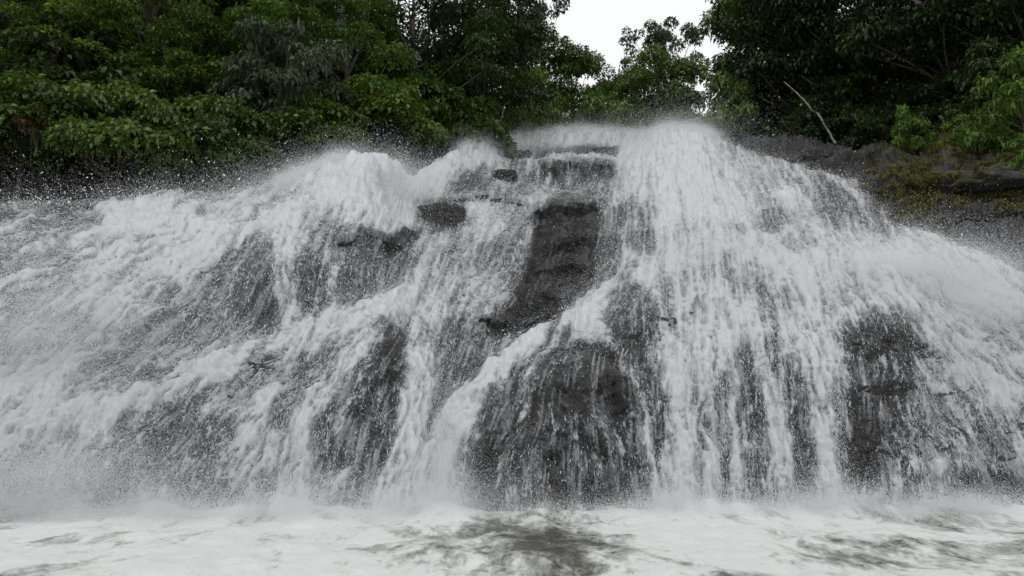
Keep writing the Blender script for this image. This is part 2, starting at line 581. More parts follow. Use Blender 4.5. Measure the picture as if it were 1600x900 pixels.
# middle slab and veils
blob(740, 420, 90, 80, 0.58)
blob(690, 440, 60, 50, 0.62)
poly([(835, 345), (930, 335), (945, 400), (930, 450), (880, 490), (830, 540), (780, 560), (760, 510), (800, 480), (820, 420)], 0.04, 16)
blob(795, 410, 26, 50, 0.42)
blob(950, 400, 24, 44, 0.34)
stroke([(760, 490), (748, 560), (740, 600)], 4, 0.62)
stroke([(900, 340), (880, 400), (850, 480), (800, 545)], 52, 0.03, 0.5)
stroke([(800, 520), (745, 580), (705, 640)], 26, 0.16)
# stream across the slab
stroke([(1010, 445), (950, 468), (880, 520), (800, 570), (740, 615), (708, 660), (690, 720), (670, 800)], 22, 0.99, 0.7)
stroke([(700, 690), (665, 740), (640, 800)], 30, 0.80)
# dome
poly([(800, 580), (840, 545), (900, 533), (955, 540), (985, 590), (1005, 670), (1025, 795), (720, 800), (725, 720), (760, 640)], 0.185, 12)
stroke([(850, 545), (900, 526), (960, 530)], 9, 0.62)
stroke([(880, 500), (840, 560), (820, 620), (815, 650)], 6, 0.45)
poly([(960, 455), (1025, 450), (1035, 560), (1040, 690), (1030, 760), (1005, 660), (985, 580), (940, 500)], 0.30, 10)
stroke([(985, 580), (1005, 650), (1028, 770)], 5, 0.66)
# right curtain
blob(1120, 420, 110, 170, 0.82)
stroke([(1062, 420), (1060, 600), (1062, 800)], 20, 0.84)
stroke([(1095, 640), (1092, 800)], 10, 0.40)
stroke([(1128, 600), (1132, 800)], 12, 0.40)
stroke([(1165, 560), (1175, 660), (1190, 790)], 22, 0.34)
stroke([(1205, 540), (1225, 590), (1250, 660)], 14, 0.36)
stroke([(1235, 600), (1255, 700), (1260, 780)], 20, 0.24)
stroke([(1265, 540), (1290, 640), (1292, 770)], 14, 0.74)
poly([(1310, 520), (1360, 498), (1430, 500), (1445, 540), (1430, 640), (1420, 760), (1320, 765), (1310, 680), (1320, 590)], 0.22, 20)
blob(1440, 690, 60, 36, 0.30)
blob(1500, 660, 70, 70, 0.44)
blob(1560, 690, 50, 40, 0.50)
stroke([(1420, 760), (1700, 765)], 26, 0.22)
stroke([(1390, 730), (1402, 800)], 9, 0.85)
blob(1400, 440, 200, 48, 0.94, 4)
blob(1640, 520, 120, 70, 0.62)
# upper right slide
blob(1050, 300, 100, 105, 1.05)
blob(1180, 340, 110, 55, 0.84)
blob(1205, 350, 32, 18, 0.44)
stroke([(1120, 320), (1160, 370)], 9, 0.5)
blob(1230, 285, 55, 18, 0.62)
blob(1300, 320, 30, 38, 0.34)
blob(1350, 325, 26, 40, 0.30)
stroke([(1300, 275), (1340, 300), (1370, 350)], 7, 0.66)
blob(985, 352, 50, 32, 0.46)
blob(960, 388, 16, 18, 0.2)
blob(1005, 385, 26, 24, 0.36)
blob(1040, 470, 20, 40, 0.5)
# upper middle steps
blob(850, 300, 130, 30, 0.36)
poly([(845, 262), (960, 258), (965, 288), (850, 292)], 0.16, 6)
blob(740, 290, 42, 20, 0.28, -25)
stroke([(860, 265), (855, 290)], 5, 0.6)
stroke([(890, 262), (886, 288)], 6, 0.55)
blob(800, 285, 40, 30, 0.55)
stroke([(745, 247), (850, 243), (960, 243)], 7, 0.22)
stroke([(840, 310), (780, 340), (720, 370)], 24, 0.62)
stroke([(765, 238), (715, 262), (660, 296), (635, 330), (600, 360)], 22, 0.98)
blob(690, 345, 44, 24, 0.06)
blob(630, 380, 40, 12, 0.16, -20)
blob(560, 315, 95, 52, 1.0)
poly([(560, 290), (600, 255), (690, 232), (720, 245), (660, 280), (640, 300)], 0.06, 6)
stroke([(775, 231), (860, 228), (975, 226)], 9, 1.0)
blob(1335, 312, 48, 46, 0.36)
stroke([(1290, 275), (1330, 300), (1360, 350)], 6, 0.66)
# right bank stays bare
stroke([(1120, 205), (1300, 222), (1420, 232), (1420, 200)], 16, 0.02)
BARE = np.maximum(poly_mask([(1320, 262), (1365, 300), (1395, 345), (1475, 370), (1560, 402), (1640, 450), (2160, 500), (2160, 180), (1400, 180)], 14),
                  poly_mask([(1105, 190), (1120, 222), (1190, 240), (1255, 258), (1310, 274), (1360, 285), (1400, 180)], 8))
lay(BARE, 0.0)
FOAM = np.where(BARE > 0.5, FOAM, np.maximum(FOAM, 0.0) * 0.84 + 0.05)
FOAM = np.where(FOAM < 0.62, FOAM * (0.72 + 0.28 * FOAM / 0.62), FOAM)
FOAM *= 1 - BARE

# flow directions: (column, row, dx, dy) along the water's run
FLOW = np.array([
    (-300, 400, -.95, .3), (0, 350, -.95, .22), (0, 450, -.88, .45), (0, 600, -.8, .6), (0, 750, -.6, .8), (200, 350, -.92, .3), (200, 450, -.85, .5),
    (200, 600, -.85, .5), (200, 750, -.6, .8), (330, 380, -.75, .55), (400, 460, -.35, .9), (480, 460, -.1, 1), (570, 430, -.1, 1), (400, 560, -.85, .45),
    (560, 510, -.8, .5), (350, 700, -.6, .8), (450, 700, -.4, .9), (560, 640, -.35, .95), (560, 760, -.2, 1), (640, 650, -.1, 1), (660, 500, -.35, .9),
    (740, 420, -.55, .85), (720, 560, -.25, .95), (860, 420, -.3, .95), (950, 480, -.75, .6), (840, 545, -.8, .6), (730, 630, -.6, .8), (690, 740, -.25, 1),
    (800, 640, -.45, .9), (870, 620, 0, 1), (870, 760, 0, 1), (960, 640, .2, 1), (1020, 700, .2, 1), (1000, 500, .1, 1), (1060, 600, 0, 1), (1150, 650, .05, 1),
    (1250, 650, .15, 1), (1250, 480, .3, .9), (1370, 640, .05, 1), (1450, 440, .75, .6), (1550, 480, .8, .5), (1540, 640, .5, .85), (1650, 600, .7, .6),
    (1050, 300, .05, 1), (1150, 300, .45, .9), (1250, 300, .6, .8), (1340, 320, .4, .9), (980, 350, -.1, 1), (880, 270, -.05, 1), (880, 305, -.6, .6),
    (790, 350, -.55, .85), (800, 280, -.3, .95), (700, 270, -.8, .55), (640, 330, -.6, .7), (560, 320, -.8, .4), (480, 310, -.85, .35), (900, 226, -.9, .3),
    (690, 345, -.2, 1), (1900, 600, .7, .7)], float)
fd = np.zeros((NY, NX, 2))
fw_ = np.zeros((NY, NX))
for fx_, fy_, ux, uy in FLOW:
    w = 1 / (((IX - fx_) ** 2 + (IY - fy_) ** 2) + 900.0) ** 1.6
    fd[..., 0] += w * ux
    fd[..., 1] += w * uy
    fw_ += w
PG = at(IX, IY, DEPTH)                       # the smooth bed, in metres
fd /= np.linalg.norm(fd, axis=-1, keepdims=True) + 1e-9
fd_straight = fd.copy()
_turn = 0.5 * fbm(PG * 1.6 + 70, 3)          # the water wanders as it falls
fd = np.stack([fd[..., 0] * np.cos(_turn) - fd[..., 1] * np.sin(_turn), fd[..., 0] * np.sin(_turn) + fd[..., 1] * np.cos(_turn)], -1)


def lic(img, half, step=2.0, fd=None):
    fd = globals()['fd'] if fd is None else fd
    acc = img.copy()
    wsum = 1.0
    for sgn in (1, -1):
        qx, qy = IX.copy(), IY.copy()
        for k in range(1, half + 1):
            ux, uy = sample(fd[..., 0], qx, qy), sample(fd[..., 1], qx, qy)
            qx = qx + sgn * step * ux
            qy = qy + sgn * step * uy
            w = 0.5 + 0.5 * math.cos(math.pi * k / (half + 1))
            acc += w * sample(img, qx, qy)
            wsum += w
    return acc / wsum


def norm01(a):
    lo, hi = np.percentile(a, 4), np.percentile(a, 96)
    return np.clip((a - lo) / (hi - lo), -0.2, 1.2)


n_a = noise3(PG * 5.0)
n_b = noise3(PG * 11.0 + 9)
n_c = rng.normal(size=IX.shape)
wob = 9 * fbm(PG * 0.9, 3)
n_d = fbm(PG * 6.5 + 50, 3)
STRAND = 0.42 * norm01(lic(n_a, 11, 3.0)) + 0.38 * norm01(lic(n_b, 9, 2.5)) + 0.25 * norm01(lic(n_c, 6, 2.0)) + 0.32 * norm01(n_d)
STRAND = norm01(STRAND)
THREAD = norm01(0.6 * norm01(lic(rng.normal(size=IX.shape), 13, 2.0, fd_straight)) + 0.4 * norm01(rng.normal(size=IX.shape)) + 0.5 * norm01(lic(fbm(PG * 3.0 + 80, 3), 10, 3.0, fd_straight)))
PATCH = fbm(PG * np.array([0.7, 0.7, 0.7]), 4)
FOAM = np.clip(FOAM + (0.42 * norm01(lic(PATCH, 8, 4.0)) - 0.23) * (0.35 + 0.65 * sstep(FOAM, 0.2, 0.65)), 0, 1.05) * sstep(FOAM, 0.0, 0.03)

# ------------------------------------------------------------------ grid meshes of rock and water
NC, NRW = NX, 360
colx = GX
cr = crest(colx) - 1.0
vv = np.linspace(0, 1, NRW)
rowy = cr[None, :] + (862 - cr[None, :]) * vv[:, None]
MX = np.broadcast_to(colx[None, :], rowy.shape)
Dm = sample(DEPTH, MX, rowy)
P = at(MX, rowy, Dm)
foam_m = sample(FOAM, MX, rowy)
strand_m = sample(STRAND, MX, rowy)
thread_m = sample(THREAD, MX, rowy)
bare_m = sample(BARE, MX, rowy)


def normals(P):
    du = np.gradient(P, axis=1)
    dv = np.gradient(P, axis=0)
    n = np.cross(du, -dv)
    n /= np.linalg.norm(n, axis=-1, keepdims=True) + 1e-9
    return n


NB = normals(P)
flip = NB[..., 1] > 0.3
NB[NB[..., 2] < -0.2] *= -1

# rock relief: ledges, cracks and rough grain
q = P.copy()
strata = q * np.array([0.35, 0.35, 1.5]) + 0.6 * fbm(q * 0.4, 2)[..., None]
soft_rel = 0.2 * fbm(q * 0.8, 3)
rel = 0.26 * fbm(q * 0.8, 5) + 0.16 * fbm(strata * 1.2, 5, ridged=True) * 0.5 - 0.08
crack = np.clip(fbm(q * np.array([1.1, 1.1, 2.6]) + 40, 4, ridged=True) - 0.62, 0, 1)
rel -= crack * 0.35
hh = q[..., 2] * 0.85 - q[..., 0] * 0.10 + 1.1 * fbm(q * 0.35 + 7, 3)
hh2 = q[..., 2] * 2.3 + q[..., 0] * 0.25 + 1.0 * fbm(q * 0.8 + 3, 3)
saw = lambda h: (1 - (h - np.floor(h))) ** 1.5 * sstep(h - np.floor(h), 0.0, 0.10)
steep = sstep(fbm(q * 0.25 + 60, 2), -0.35, 0.25)
rel += 0.34 * saw(hh) * steep + 0.13 * saw(hh2) - 0.16
crk = np.abs(noise3(q * np.array([0.9, 0.9, 1.6]) + 0.5 * fbm(q * 2, 2)[..., None])) 
rel -= 0.16 * (1 - sstep(crk, 0.0, 0.06))
rel += 0.05 * fbm(q * 5, 3, ridged=True)
rel *= 0.6 + 0.4 * bare_m + 0.35 * (foam_m < 0.1)
edge = sstep(vv, 0, 0.03)[:, None]
# ledges: rock lips that jut out and drop away below
LEDGES = [([(745, 247), (850, 243), (965, 241)], .5, 14), ([(835, 268), (900, 265), (965, 262)], .8, 12), ([(825, 342), (880, 332), (945, 327)], .75, 14),
          ([(680, 322), (760, 313), (835, 320)], .5, 10), ([(690, 303), (760, 277)], .35, 9), ([(1110, 223), (1200, 227), (1300, 237), (1400, 233)], .4, 8),
          ([(1240, 254), (1330, 252), (1430, 242)], .5, 10), ([(1380, 300), (1480, 282), (1560, 270), (1660, 270)], .5, 14), ([(1420, 345), (1520, 335), (1680, 330)], .4, 12),
          ([(1490, 376), (1560, 370), (1680, 372)], .35, 10), ([(1350, 272), (1400, 262), (1450, 258)], .4, 10), ([(515, 388), (580, 373), (645, 390)], .5, 14),
          ([(825, 550), (900, 535), (975, 550)], .2, 18), ([(735, 502), (800, 506), (865, 498)], .45, 12), ([(825, 424), (890, 411), (945, 420)], .4, 10),
          ([(835, 458), (905, 466)], .35, 8), ([(845, 388), (935, 373)], .4, 9)]
wig = 5.0 * fbm(P * np.array([1.2, 1.2, 0.3]) + 11, 4)
jut = np.zeros(rowy.shape)
for pl, a_, w_ in LEDGES:
    pl = np.array(pl, float)
    ly = np.interp(MX, pl[:, 0], pl[:, 1]) + wig
    ends = sstep(MX, pl[0, 0], pl[0, 0] + 18) * (1 - sstep(MX, pl[-1, 0] - 18, pl[-1, 0]))
    up_ = ly - rowy
    jut = np.maximum(jut, a_ * ends * np.where(up_ > 0, np.exp(-up_ / w_), np.clip(1 + up_ / 3.0, 0, 1)))
TOWARD = -P / np.linalg.norm(P, axis=-1, keepdims=True) * np.array([1, 1, 0.0]) + np.array([0, 0, 0.15])
P = P + TOWARD * jut[..., None]
ROCK = P + NB * (rel * (0.25 + 0.75 * np.maximum(edge, 0.8 * bare_m)))[..., None]

# rows running back behind the brink, so that the bed goes on upstream
back = []
top = ROCK[0]
for k, dy in enumerate((0.6, 1.6, 3.2, 6.0, 10.0)):
    t = top.copy()
    t[:, 1] += dy
    t[:, 0] += top[:, 0] / top[:, 1] * dy * 0.6
    t[:, 2] += 0.02 * dy - 0.12 + 0.18 * fbm(t * 0.7, 3)
    back.append(t)
ROCK_ALL = np.concatenate([np.array(back[::-1]), ROCK], 0)
nb = len(back)
MOSS = np.clip(poly_mask([(1350, 262), (1400, 330), (1450, 345), (1520, 300), (1640, 330), (1640, 190), (1440, 205)], 26), 0, 1)
moss_m = np.concatenate([np.repeat(sample(MOSS, colx, cr)[None], nb, 0), sample(MOSS, MX, rowy)], 0)
dry_m = np.concatenate([np.repeat(bare_m[:1], nb, 0), bare_m], 0)
nr = ROCK_ALL.shape[0]
me = make_mesh("rock_bed", ROCK_ALL.reshape(-1, 3), quads=grid_quads(nr, NC), attrs={"moss": moss_m, "dry": dry_m})
tag(link("rock_bed", me, M_ROCK), "dark wet bedrock under and beside the waterfall", kind="structure")

# ---- white water sheet, standing off the rock with its own thickness
PLUMES = [  # column, row, spread x, spread y, lift in metres
    (560, 322, 80, 36, 0.75), (600, 305, 45, 26, 0.5), (500, 320, 80, 26, 0.5), (735, 240, 34, 14, 0.6), (900, 224, 90, 10, 0.5), (1060, 236, 60, 30, 0.45),
    (1090, 270, 60, 30, 0.35), (1400, 430, 130, 40, 0.25), (330, 350, 150, 30, 0.3), (690, 270, 40, 22, 0.5), (1030, 300, 60, 50, 0.5)]
lift = 0.03 + 0.20 * foam_m ** 2
for x, y, sx, sy, h in PLUMES:
    lift += (0.72 + 0.4 * np.clip(0.5 + fbm(P * 1.1 + 31, 4), 0, 1.0)) * h * np.exp(-((MX - x) / sx) ** 2 - ((rowy - y) / sy) ** 2)
lump = fbm(P * 2.2 + 5, 4)
lift += foam_m * (0.10 * lump + 0.10 * (strand_m - 0.5)) + foam_m * 0.03 * fbm(P * 9, 2)
lift = np.maximum(lift * sstep(foam_m, 0.0, 0.3), 0.015)
upv = NB * 0.75 + np.array([0, 0, 0.35])
WATER = P + NB * ((0.75 * soft_rel + 0.25 * np.maximum(rel, soft_rel)) * (0.25 + 0.75 * edge))[..., None] + upv * lift[..., None]
wtop = WATER[0]
wb = []
for k, dy in enumerate((0.5, 1.2, 2.5)):
    t = wtop.copy()
    t[:, 1] += dy
    t[:, 2] -= (0.10 + 0.25 * lift[0]) * dy
    wb.append(t)
WATER_ALL = np.concatenate([np.array(wb[::-1]), WATER], 0)
thin = (0.48 + 0.52 * sstep(vv, 0.0, 0.045))[:, None]        # the brink breaks up into spray
ff = np.concatenate([np.repeat(foam_m[:1] * 0.12, 3, 0), foam_m * thin], 0)
ss = np.concatenate([np.repeat(strand_m[:1], 3, 0), strand_m], 0)
Q = grid_quads(WATER_ALL.shape[0], NC)
keep = ff.ravel()[Q].max(1) > 0.015
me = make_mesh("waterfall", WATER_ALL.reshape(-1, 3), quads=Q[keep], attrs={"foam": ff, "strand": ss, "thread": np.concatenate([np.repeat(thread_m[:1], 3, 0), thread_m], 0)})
tag(link("waterfall", me, M_FOAM), "white water rushing down the dark rock in veils and streams", kind="structure")

# ------------------------------------------------------------------ pool
pr = np.linspace(0, 1, 260)
py_ = 3.0 + 15.5 * pr ** 1.15
px_ = np.linspace(-1, 1, 520)
PXg = px_[None, :] * (6 + py_[:, None] * 1.0)
PYg = np.broadcast_to(py_[:, None], PXg.shape)
P0 = np.stack([PXg, PYg, np.zeros_like(PXg)], -1)
sx, sy = proj(P0)
pf = np.full(PXg.shape, 0.78)


def pblob(x, y, rx, ry, v):
    global pf
    w = np.exp(-(((sx - x) / rx) ** 2 + ((sy - y) / ry) ** 2) ** 1.5)
    pf = pf * (1 - w) + v * w


pblob(300, 850, 420, 60, 0.95)
pblob(840, 850, 130, 60, 0.34)
pblob(700, 860, 70, 26, 0.62)
pblob(1010, 815, 90, 22, 0.95)
pblob(1130, 840, 160, 45, 0.98)
pblob(1500, 860, 200, 20, 0.58)
pblob(1480, 795, 200, 18, 0.45)
pblob(850, 885, 60, 20, 0.25)
pf += 0.34 * fbm(P0 * np.array([0.6, 0.35, 1]), 3) + 0.20 * fbm(P0 * np.array([1.8, 0.9, 1]) + 9, 4)
pz = 0.07 * fbm(P0 * np.array([0.9, 0.5, 1]) + 3, 3) + 0.07 * fbm(P0 * np.array([0.35, 0.3, 1]), 2)
pz += 0.04 * np.exp(-((PYg - 15.4) / 0.9) ** 2) * (0.4 + np.clip(pf, 0, 1)) + 0.03 * fbm(P0 * np.array([2.4, 1.2, 1]), 4) + 0.012 * fbm(P0 * np.array([8, 4, 1]), 3)
base_f = sample(FOAM, sx, np.full(sx.shape, 780.0)) * sample((BARE < 0.5) * 1.0, sx, np.full(sx.shape, 780.0))
pz += np.exp(-((PYg - 15.5) / 0.45) ** 2) * (0.06 + 0.34 * base_f * np.clip(0.5 + 1.2 * fbm(P0 * np.array([1.3, 0.2, 1]) + 21, 4), 0, 1.3))
pf = np.clip(pf + 0.5 * np.exp(-((PYg - 15.6) / 0.5) ** 2) * base_f, 0, 1.1)
P0[..., 2] = pz
me = make_mesh("pool_water", P0.reshape(-1, 3), quads=grid_quads(260, 520)[:, ::-1], attrs={"foam": np.clip(pf, 0, 1.1)})
tag(link("pool_water", me, M_POOL), "churning white pool at the foot of the falls", kind="structure")

# ------------------------------------------------------------------ spray: droplets as points
def points_group(mat):
    g = bpy.data.node_groups.new("droplets", 'GeometryNodeTree')
    g.interface.new_socket("Geometry", in_out='INPUT', socket_type='NodeSocketGeometry')
    g.interface.new_socket("Geometry", in_out='OUTPUT', socket_type='NodeSocketGeometry')
    gi, go = g.nodes.new("NodeGroupInput"), g.nodes.new("NodeGroupOutput")
    mp = g.nodes.new("GeometryNodeMeshToPoints")
    na = g.nodes.new("GeometryNodeInputNamedAttribute")
    na.data_type = 'FLOAT'
    na.inputs["Name"].default_value = "rad"
    sm = g.nodes.new("GeometryNodeSetMaterial")
    sm.inputs["Material"].default_value = mat
    g.links.new(gi.outputs[0], mp.inputs["Mesh"])
    g.links.new(na.outputs["Attribute"], mp.inputs["Radius"])
    g.links.new(mp.outputs[0], sm.inputs["Geometry"])
    g.links.new(sm.outputs[0], go.inputs[0])
    return g


DROPS = points_group(M_DROP)


def droplets(name, pts, rad, label):
    me = make_mesh(name, pts, attrs={"rad": rad})
    o = link(name, me, M_DROP)
    md = o.modifiers.new("droplets", 'NODES')
    md.node_group = DROPS
    tag(o, label, kind="stuff")
    return o


def pick(weight, n):
    w = weight.ravel()
    c = np.cumsum(w)
    i = np.searchsorted(c, rng.random(n) * c[-1])
    i = np.minimum(i, len(w) - 1)
    return i


wat = WATER.reshape(-1, 3)
nrm = NB.reshape(-1, 3)
fo = foam_m.ravel()
st = strand_m.ravel()
wet = (1 - sstep(bare_m, 0.2, 0.7)).ravel() * (rowy.ravel() < 812) * (rowy.ravel() > crest(MX.ravel()) + 2)
vis = ((MX > -150) & (MX < 1750)).ravel()
# shreds of water thrown clear of the rock, drawn out along the way they fall
gPx, gPy = np.gradient(PG, axis=1), np.gradient(PG, axis=0)
F3 = gPx * fd[..., 0:1] + gPy * fd[..., 1:2]
F3 /= np.linalg.norm(F3, axis=-1, keepdims=True) + 1e-9


def shreds(name, pts, dirs, length, width, label):
    n = len(pts)
    d = dirs + rng.normal(size=(n, 3)) * 0.32
    d /= np.linalg.norm(d, axis=1, keepdims=True)
    a = np.cross(d, rng.normal(size=(n, 3)))
    a /= np.linalg.norm(a, axis=1, keepdims=True)
    b = np.cross(d, a)
    L, Wd = length[:, None], width[:, None]
    bow = (rng.random((n, 1)) - 0.5) * 0.7
    off = rng.uniform(-0.25, 0.25, (n, 1))
    mid = pts + d * L * off + a * L * bow * 0.4
    v = np.stack([pts - d * L * 0.5, mid + a * Wd, mid + b * Wd * 0.8, mid - a * Wd * 0.9, mid - b * Wd, pts + d * L * 0.5], 1)
    o = np.arange(n)[:, None] * 6
    t = np.concatenate([o + np.array([[0, i + 1, (i + 1) % 4 + 1]]) for i in range(4)] + [o + np.array([[5, (i + 1) % 4 + 1, i + 1]]) for i in range(4)], 0)
    me = make_mesh(name, v.reshape(-1, 3), tris=t)
    return tag(link(name, me, M_DROP), label, kind="stuff")


def far(y):
    return np.clip(y / 18, 0.9, 1.6)


WS = wet * vis * (0.04 + 1.0 * np.exp(-((fo - 0.42) / 0.25) ** 2)) * (0.3 + st.clip(0, 1)) * sstep(fo, 0.08, 0.3)
i = pick(WS, 30000)
h = rng.exponential(0.07, len(i)) + 0.01
spts = wat[i] + nrm[i] * h[:, None] + rng.normal(size=(len(i), 3)) * 0.03
f3 = np.stack([sample(F3[..., k], MX, rowy).ravel()[i] for k in range(3)], 1)
sl = np.clip(rng.lognormal(math.log(0.075), 0.6, len(i)), 0.015, 0.26) * far(spts[:, 1])
sw = np.clip(rng.lognormal(math.log(0.006), 0.45, len(i)), 0.003, 0.016) * far(spts[:, 1])
shreds("water_shreds", spts, f3, sl, sw, "torn white shreds of falling water over the dark rock")
# flecks thrown clear of the rock
W1 = wet * vis * (0.25 + 1.2 * np.exp(-((fo - 0.5) / 0.28) ** 2)) * (0.35 + st.clip(0, 1)) * sstep(fo, 0.08, 0.35)
i = pick(W1, 26000)
h = rng.exponential(0.10, len(i)) + 0.02
pts = wat[i] + nrm[i] * h[:, None] + rng.normal(size=(len(i), 3)) * 0.03
rad = np.clip(rng.lognormal(math.log(0.0048), 0.5, len(i)), 0.0025, 0.015) * np.clip(pts[:, 1] / 18, 0.9, 1.6)
A_pts, A_rad = [pts], [rad]
# fine mist close to the white water
W2 = wet * vis * np.clip(fo - 0.2, 0, 1)
i = pick(W2, 500000)
h = rng.exponential(0.22, len(i))
pts = wat[i] + nrm[i] * h[:, None] + np.array([0, 0, 0.3]) * h[:, None] + rng.normal(size=(len(i), 3)) * 0.05
B_pts, B_rad = [pts], [rng.uniform(0.0015, 0.0045, len(i)) * np.clip(pts[:, 1] / 18, 0.9, 1.4)]
# spray clouds: column, row, depth, spread (x, y, z), count
CLOUDS = [
    (560, 296, 25.5, (1.4, 1.0, 0.5), 130000), (470, 300, 24.5, (1.6, 0.9, 0.35), 36000), (620, 285, 28, (0.7, .8, .5), 16000), (330, 312, 23.8, (2.6, .8, .15), 9000),
    (735, 234, 38, (0.8, .8, .45), 16000), (910, 216, 43.5, (2.2, 1.0, .35), 26000), (1060, 212, 38, (1.2, .9, .55), 34000), (1050, 270, 33, (1.8, 1.5, 1.1), 120000),
    (1430, 425, 18.6, (1.7, .8, .45), 130000), (1540, 480, 18.0, (1.5, .8, .7), 90000), (1500, 560, 17.2, (1.2, .6, 1.0), 26000),
    (60, 520, 16.6, (2.2, .7, 1.3), 170000), (60, 740, 15.0, (2.2, .5, .6), 100000), (350, 805, 15.1, (2.8, .45, .16), 70000), (620, 790, 15.3, (1.2, .4, .35), 26000),
    (1130, 805, 15.4, (1.5, .4, .20), 90000), (1420, 805, 15.4, (2.4, .5, .16), 90000), (690, 720, 16.2, (.4, .3, .6), 12000), (1150, 420, 20, (1.6, .9, 1.2), 40000),
    (690, 795, 15.5, (.6, .35, .40), 50000), (1060, 798, 15.5, (.5, .35, .30), 40000), (240, 800, 15.2, (.8, .35, .35), 40000), (1290, 795, 15.4, (.5, .3, .28), 30000),
    (450, 795, 15.3, (.6, .35, .35), 35000), (40, 790, 15.0, (1.0, .4, .45), 60000), (1500, 790, 15.4, (.9, .4, .25), 30000)]
for x, y, Y, s, n in CLOUDS:
    c = at(x, y, Y)
    n = int(n * 1.7)
    g = rng.normal(size=(n, 3))
    g *= np.abs(rng.normal(size=(n, 1))) ** 0.35
    pts = c + g * np.array(s)
    B_pts.append(pts)
    B_rad.append(rng.uniform(0.002, 0.004, n) * np.clip(Y / 18, 0.9, 1.35))
    m = n // 90
    pts = c + rng.normal(size=(m, 3)) * np.array(s) * 1.5
    A_pts.append(pts)
    A_rad.append(np.clip(rng.lognormal(math.log(0.004), 0.5, m), 0.002, 0.012) * np.clip(Y / 18, 0.9, 1.8))
# spray torn off along the brink
n = 420000
x = np.concatenate([rng.uniform(430, 660, n // 3), rng.uniform(700, 1140, n - n // 3)])
k = rng.integers(0, 14, n)
ix = np.clip(np.searchsorted(colx, x), 0, NC - 1)
puff = np.clip(0.55 + 0.9 * fbm(np.stack([x * 0.035, k * 0.2, x * 0], -1), 4), 0.05, 1.6)
b = WATER[k, ix]
pts = b + rng.normal(size=(n, 3)) * np.array([0.10, 0.25, 0.05])
pts[:, 2] += rng.exponential(0.20, n) * puff
ok = rng.random(n) < np.clip(foam_m[8, ix], 0, 1)
B_pts.append(pts[ok])
B_rad.append(rng.uniform(0.003, 0.006, ok.sum()))
# boiling mist along the foot of the falls
n = 260000
x = rng.uniform(-13.5, 13.5, n)
y = 15.5 - np.abs(rng.normal(size=n)) * 0.45 + 0.2
z = rng.exponential(0.22, n) * (0.6 + 1.1 * np.clip(0.5 + fbm(np.stack([x * 0.6, x * 0, x * 0], -1), 3), 0, 1.4))
qx, _ = proj(np.stack([x, y, z], -1))
ok = rng.random(n) < (0.12 + 0.88 * np.clip(sample(FOAM, qx, np.full(n, 770.0)) * 1.3, 0, 1))
B_pts.append(np.stack([x, y, z], -1)[ok])
B_rad.append(rng.uniform(0.0018, 0.004, ok.sum()))
# stray drops in front of the dark bank on the left
n = 2600
x = rng.uniform(-80, 640, n)
y = crest(x) - rng.exponential(16, n)
pts = at(x, y, rng.uniform(15, 24, n))
A_pts.append(pts)
A_rad.append(np.clip(rng.lognormal(math.log(0.006), 0.5, n), 0.003, 0.022))
droplets("spray_droplets", np.concatenate(A_pts), np.concatenate(A_rad), "white droplets and flecks thrown off the falling water")
droplets("spray_mist", np.concatenate(B_pts), np.concatenate(B_rad), "fine white spray hanging over the falls and pool")

# ------------------------------------------------------------------ hillsides
HY = np.array([10, 18, 23, 25.5, 27.5, 34, 40, 46, 60, 90, 160.0])
HXL = np.array([-18, -18, -16.5, -11.5, -7.8, -5.2, -2.6, -1.0, 4, 10, 18])
HXR = np.array([22, 19, 18.5, 18.3, 17.8, 17.0, 14.5, 13.0, 14, 20, 30.0])
HZ = np.array([5.5, 6.5, 7.9, 8.2, 9.6, 13.0, 15.6, 16.6, 19.5, 34, 60.0])
HZR = np.array([8, 9.5, 10.6, 10.8, 11.6, 13.6, 15.0, 16.2, 19.5, 34, 60.0])


def hill(x, y):
    xl, xr = np.interp(y, HY, HXL), np.interp(y, HY, HXR)
    zl, zr = np.interp(y, HY, HZ), np.interp(y, HY, HZR)
    l, r = np.maximum(xl - x, 0), np.maximum(x - xr, 0)
    t = np.clip((x - xl) / np.maximum(xr - xl, 0.1), 0, 1)
    z = zl * (1 - t) + zr * t
    inside = np.minimum(np.maximum(x - xl, 0), np.maximum(xr - x, 0))
    z = z - np.minimum(inside, 1.2) * np.where(y < 44, 1, 0.2)
    z = z + 0.22 * l + 0.55 * np.maximum(l - 13, 0) + 0.3 * r + 0.5 * np.maximum(r - 9, 0)
    return z


hx, hy = np.meshgrid(np.linspace(-75, 85, 200), np.concatenate([np.linspace(12, 60, 110), np.linspace(61, 170, 60)]))
hz = hill(hx, hy)
HP = np.stack([hx, hy, hz], -1)
HP[..., 2] += 0.5 * fbm(HP * 0.3, 4)
inb = (hx > np.interp(hy, HY, HXL) - 0.6) & (hx < np.interp(hy, HY, HXR) + 0.6) & (hy < 43)
inb |= hy < 16.5
Qh = grid_quads(*hx.shape)[:, ::-1]
keep = ~inb.ravel()[Qh].all(1)
me = make_mesh("hillside", HP.reshape(-1, 3), quads=Qh[keep], attrs={})
tag(link("hillside", me, M_SOIL), "steep dark forest floor rising on both sides of the falls", kind="structure")


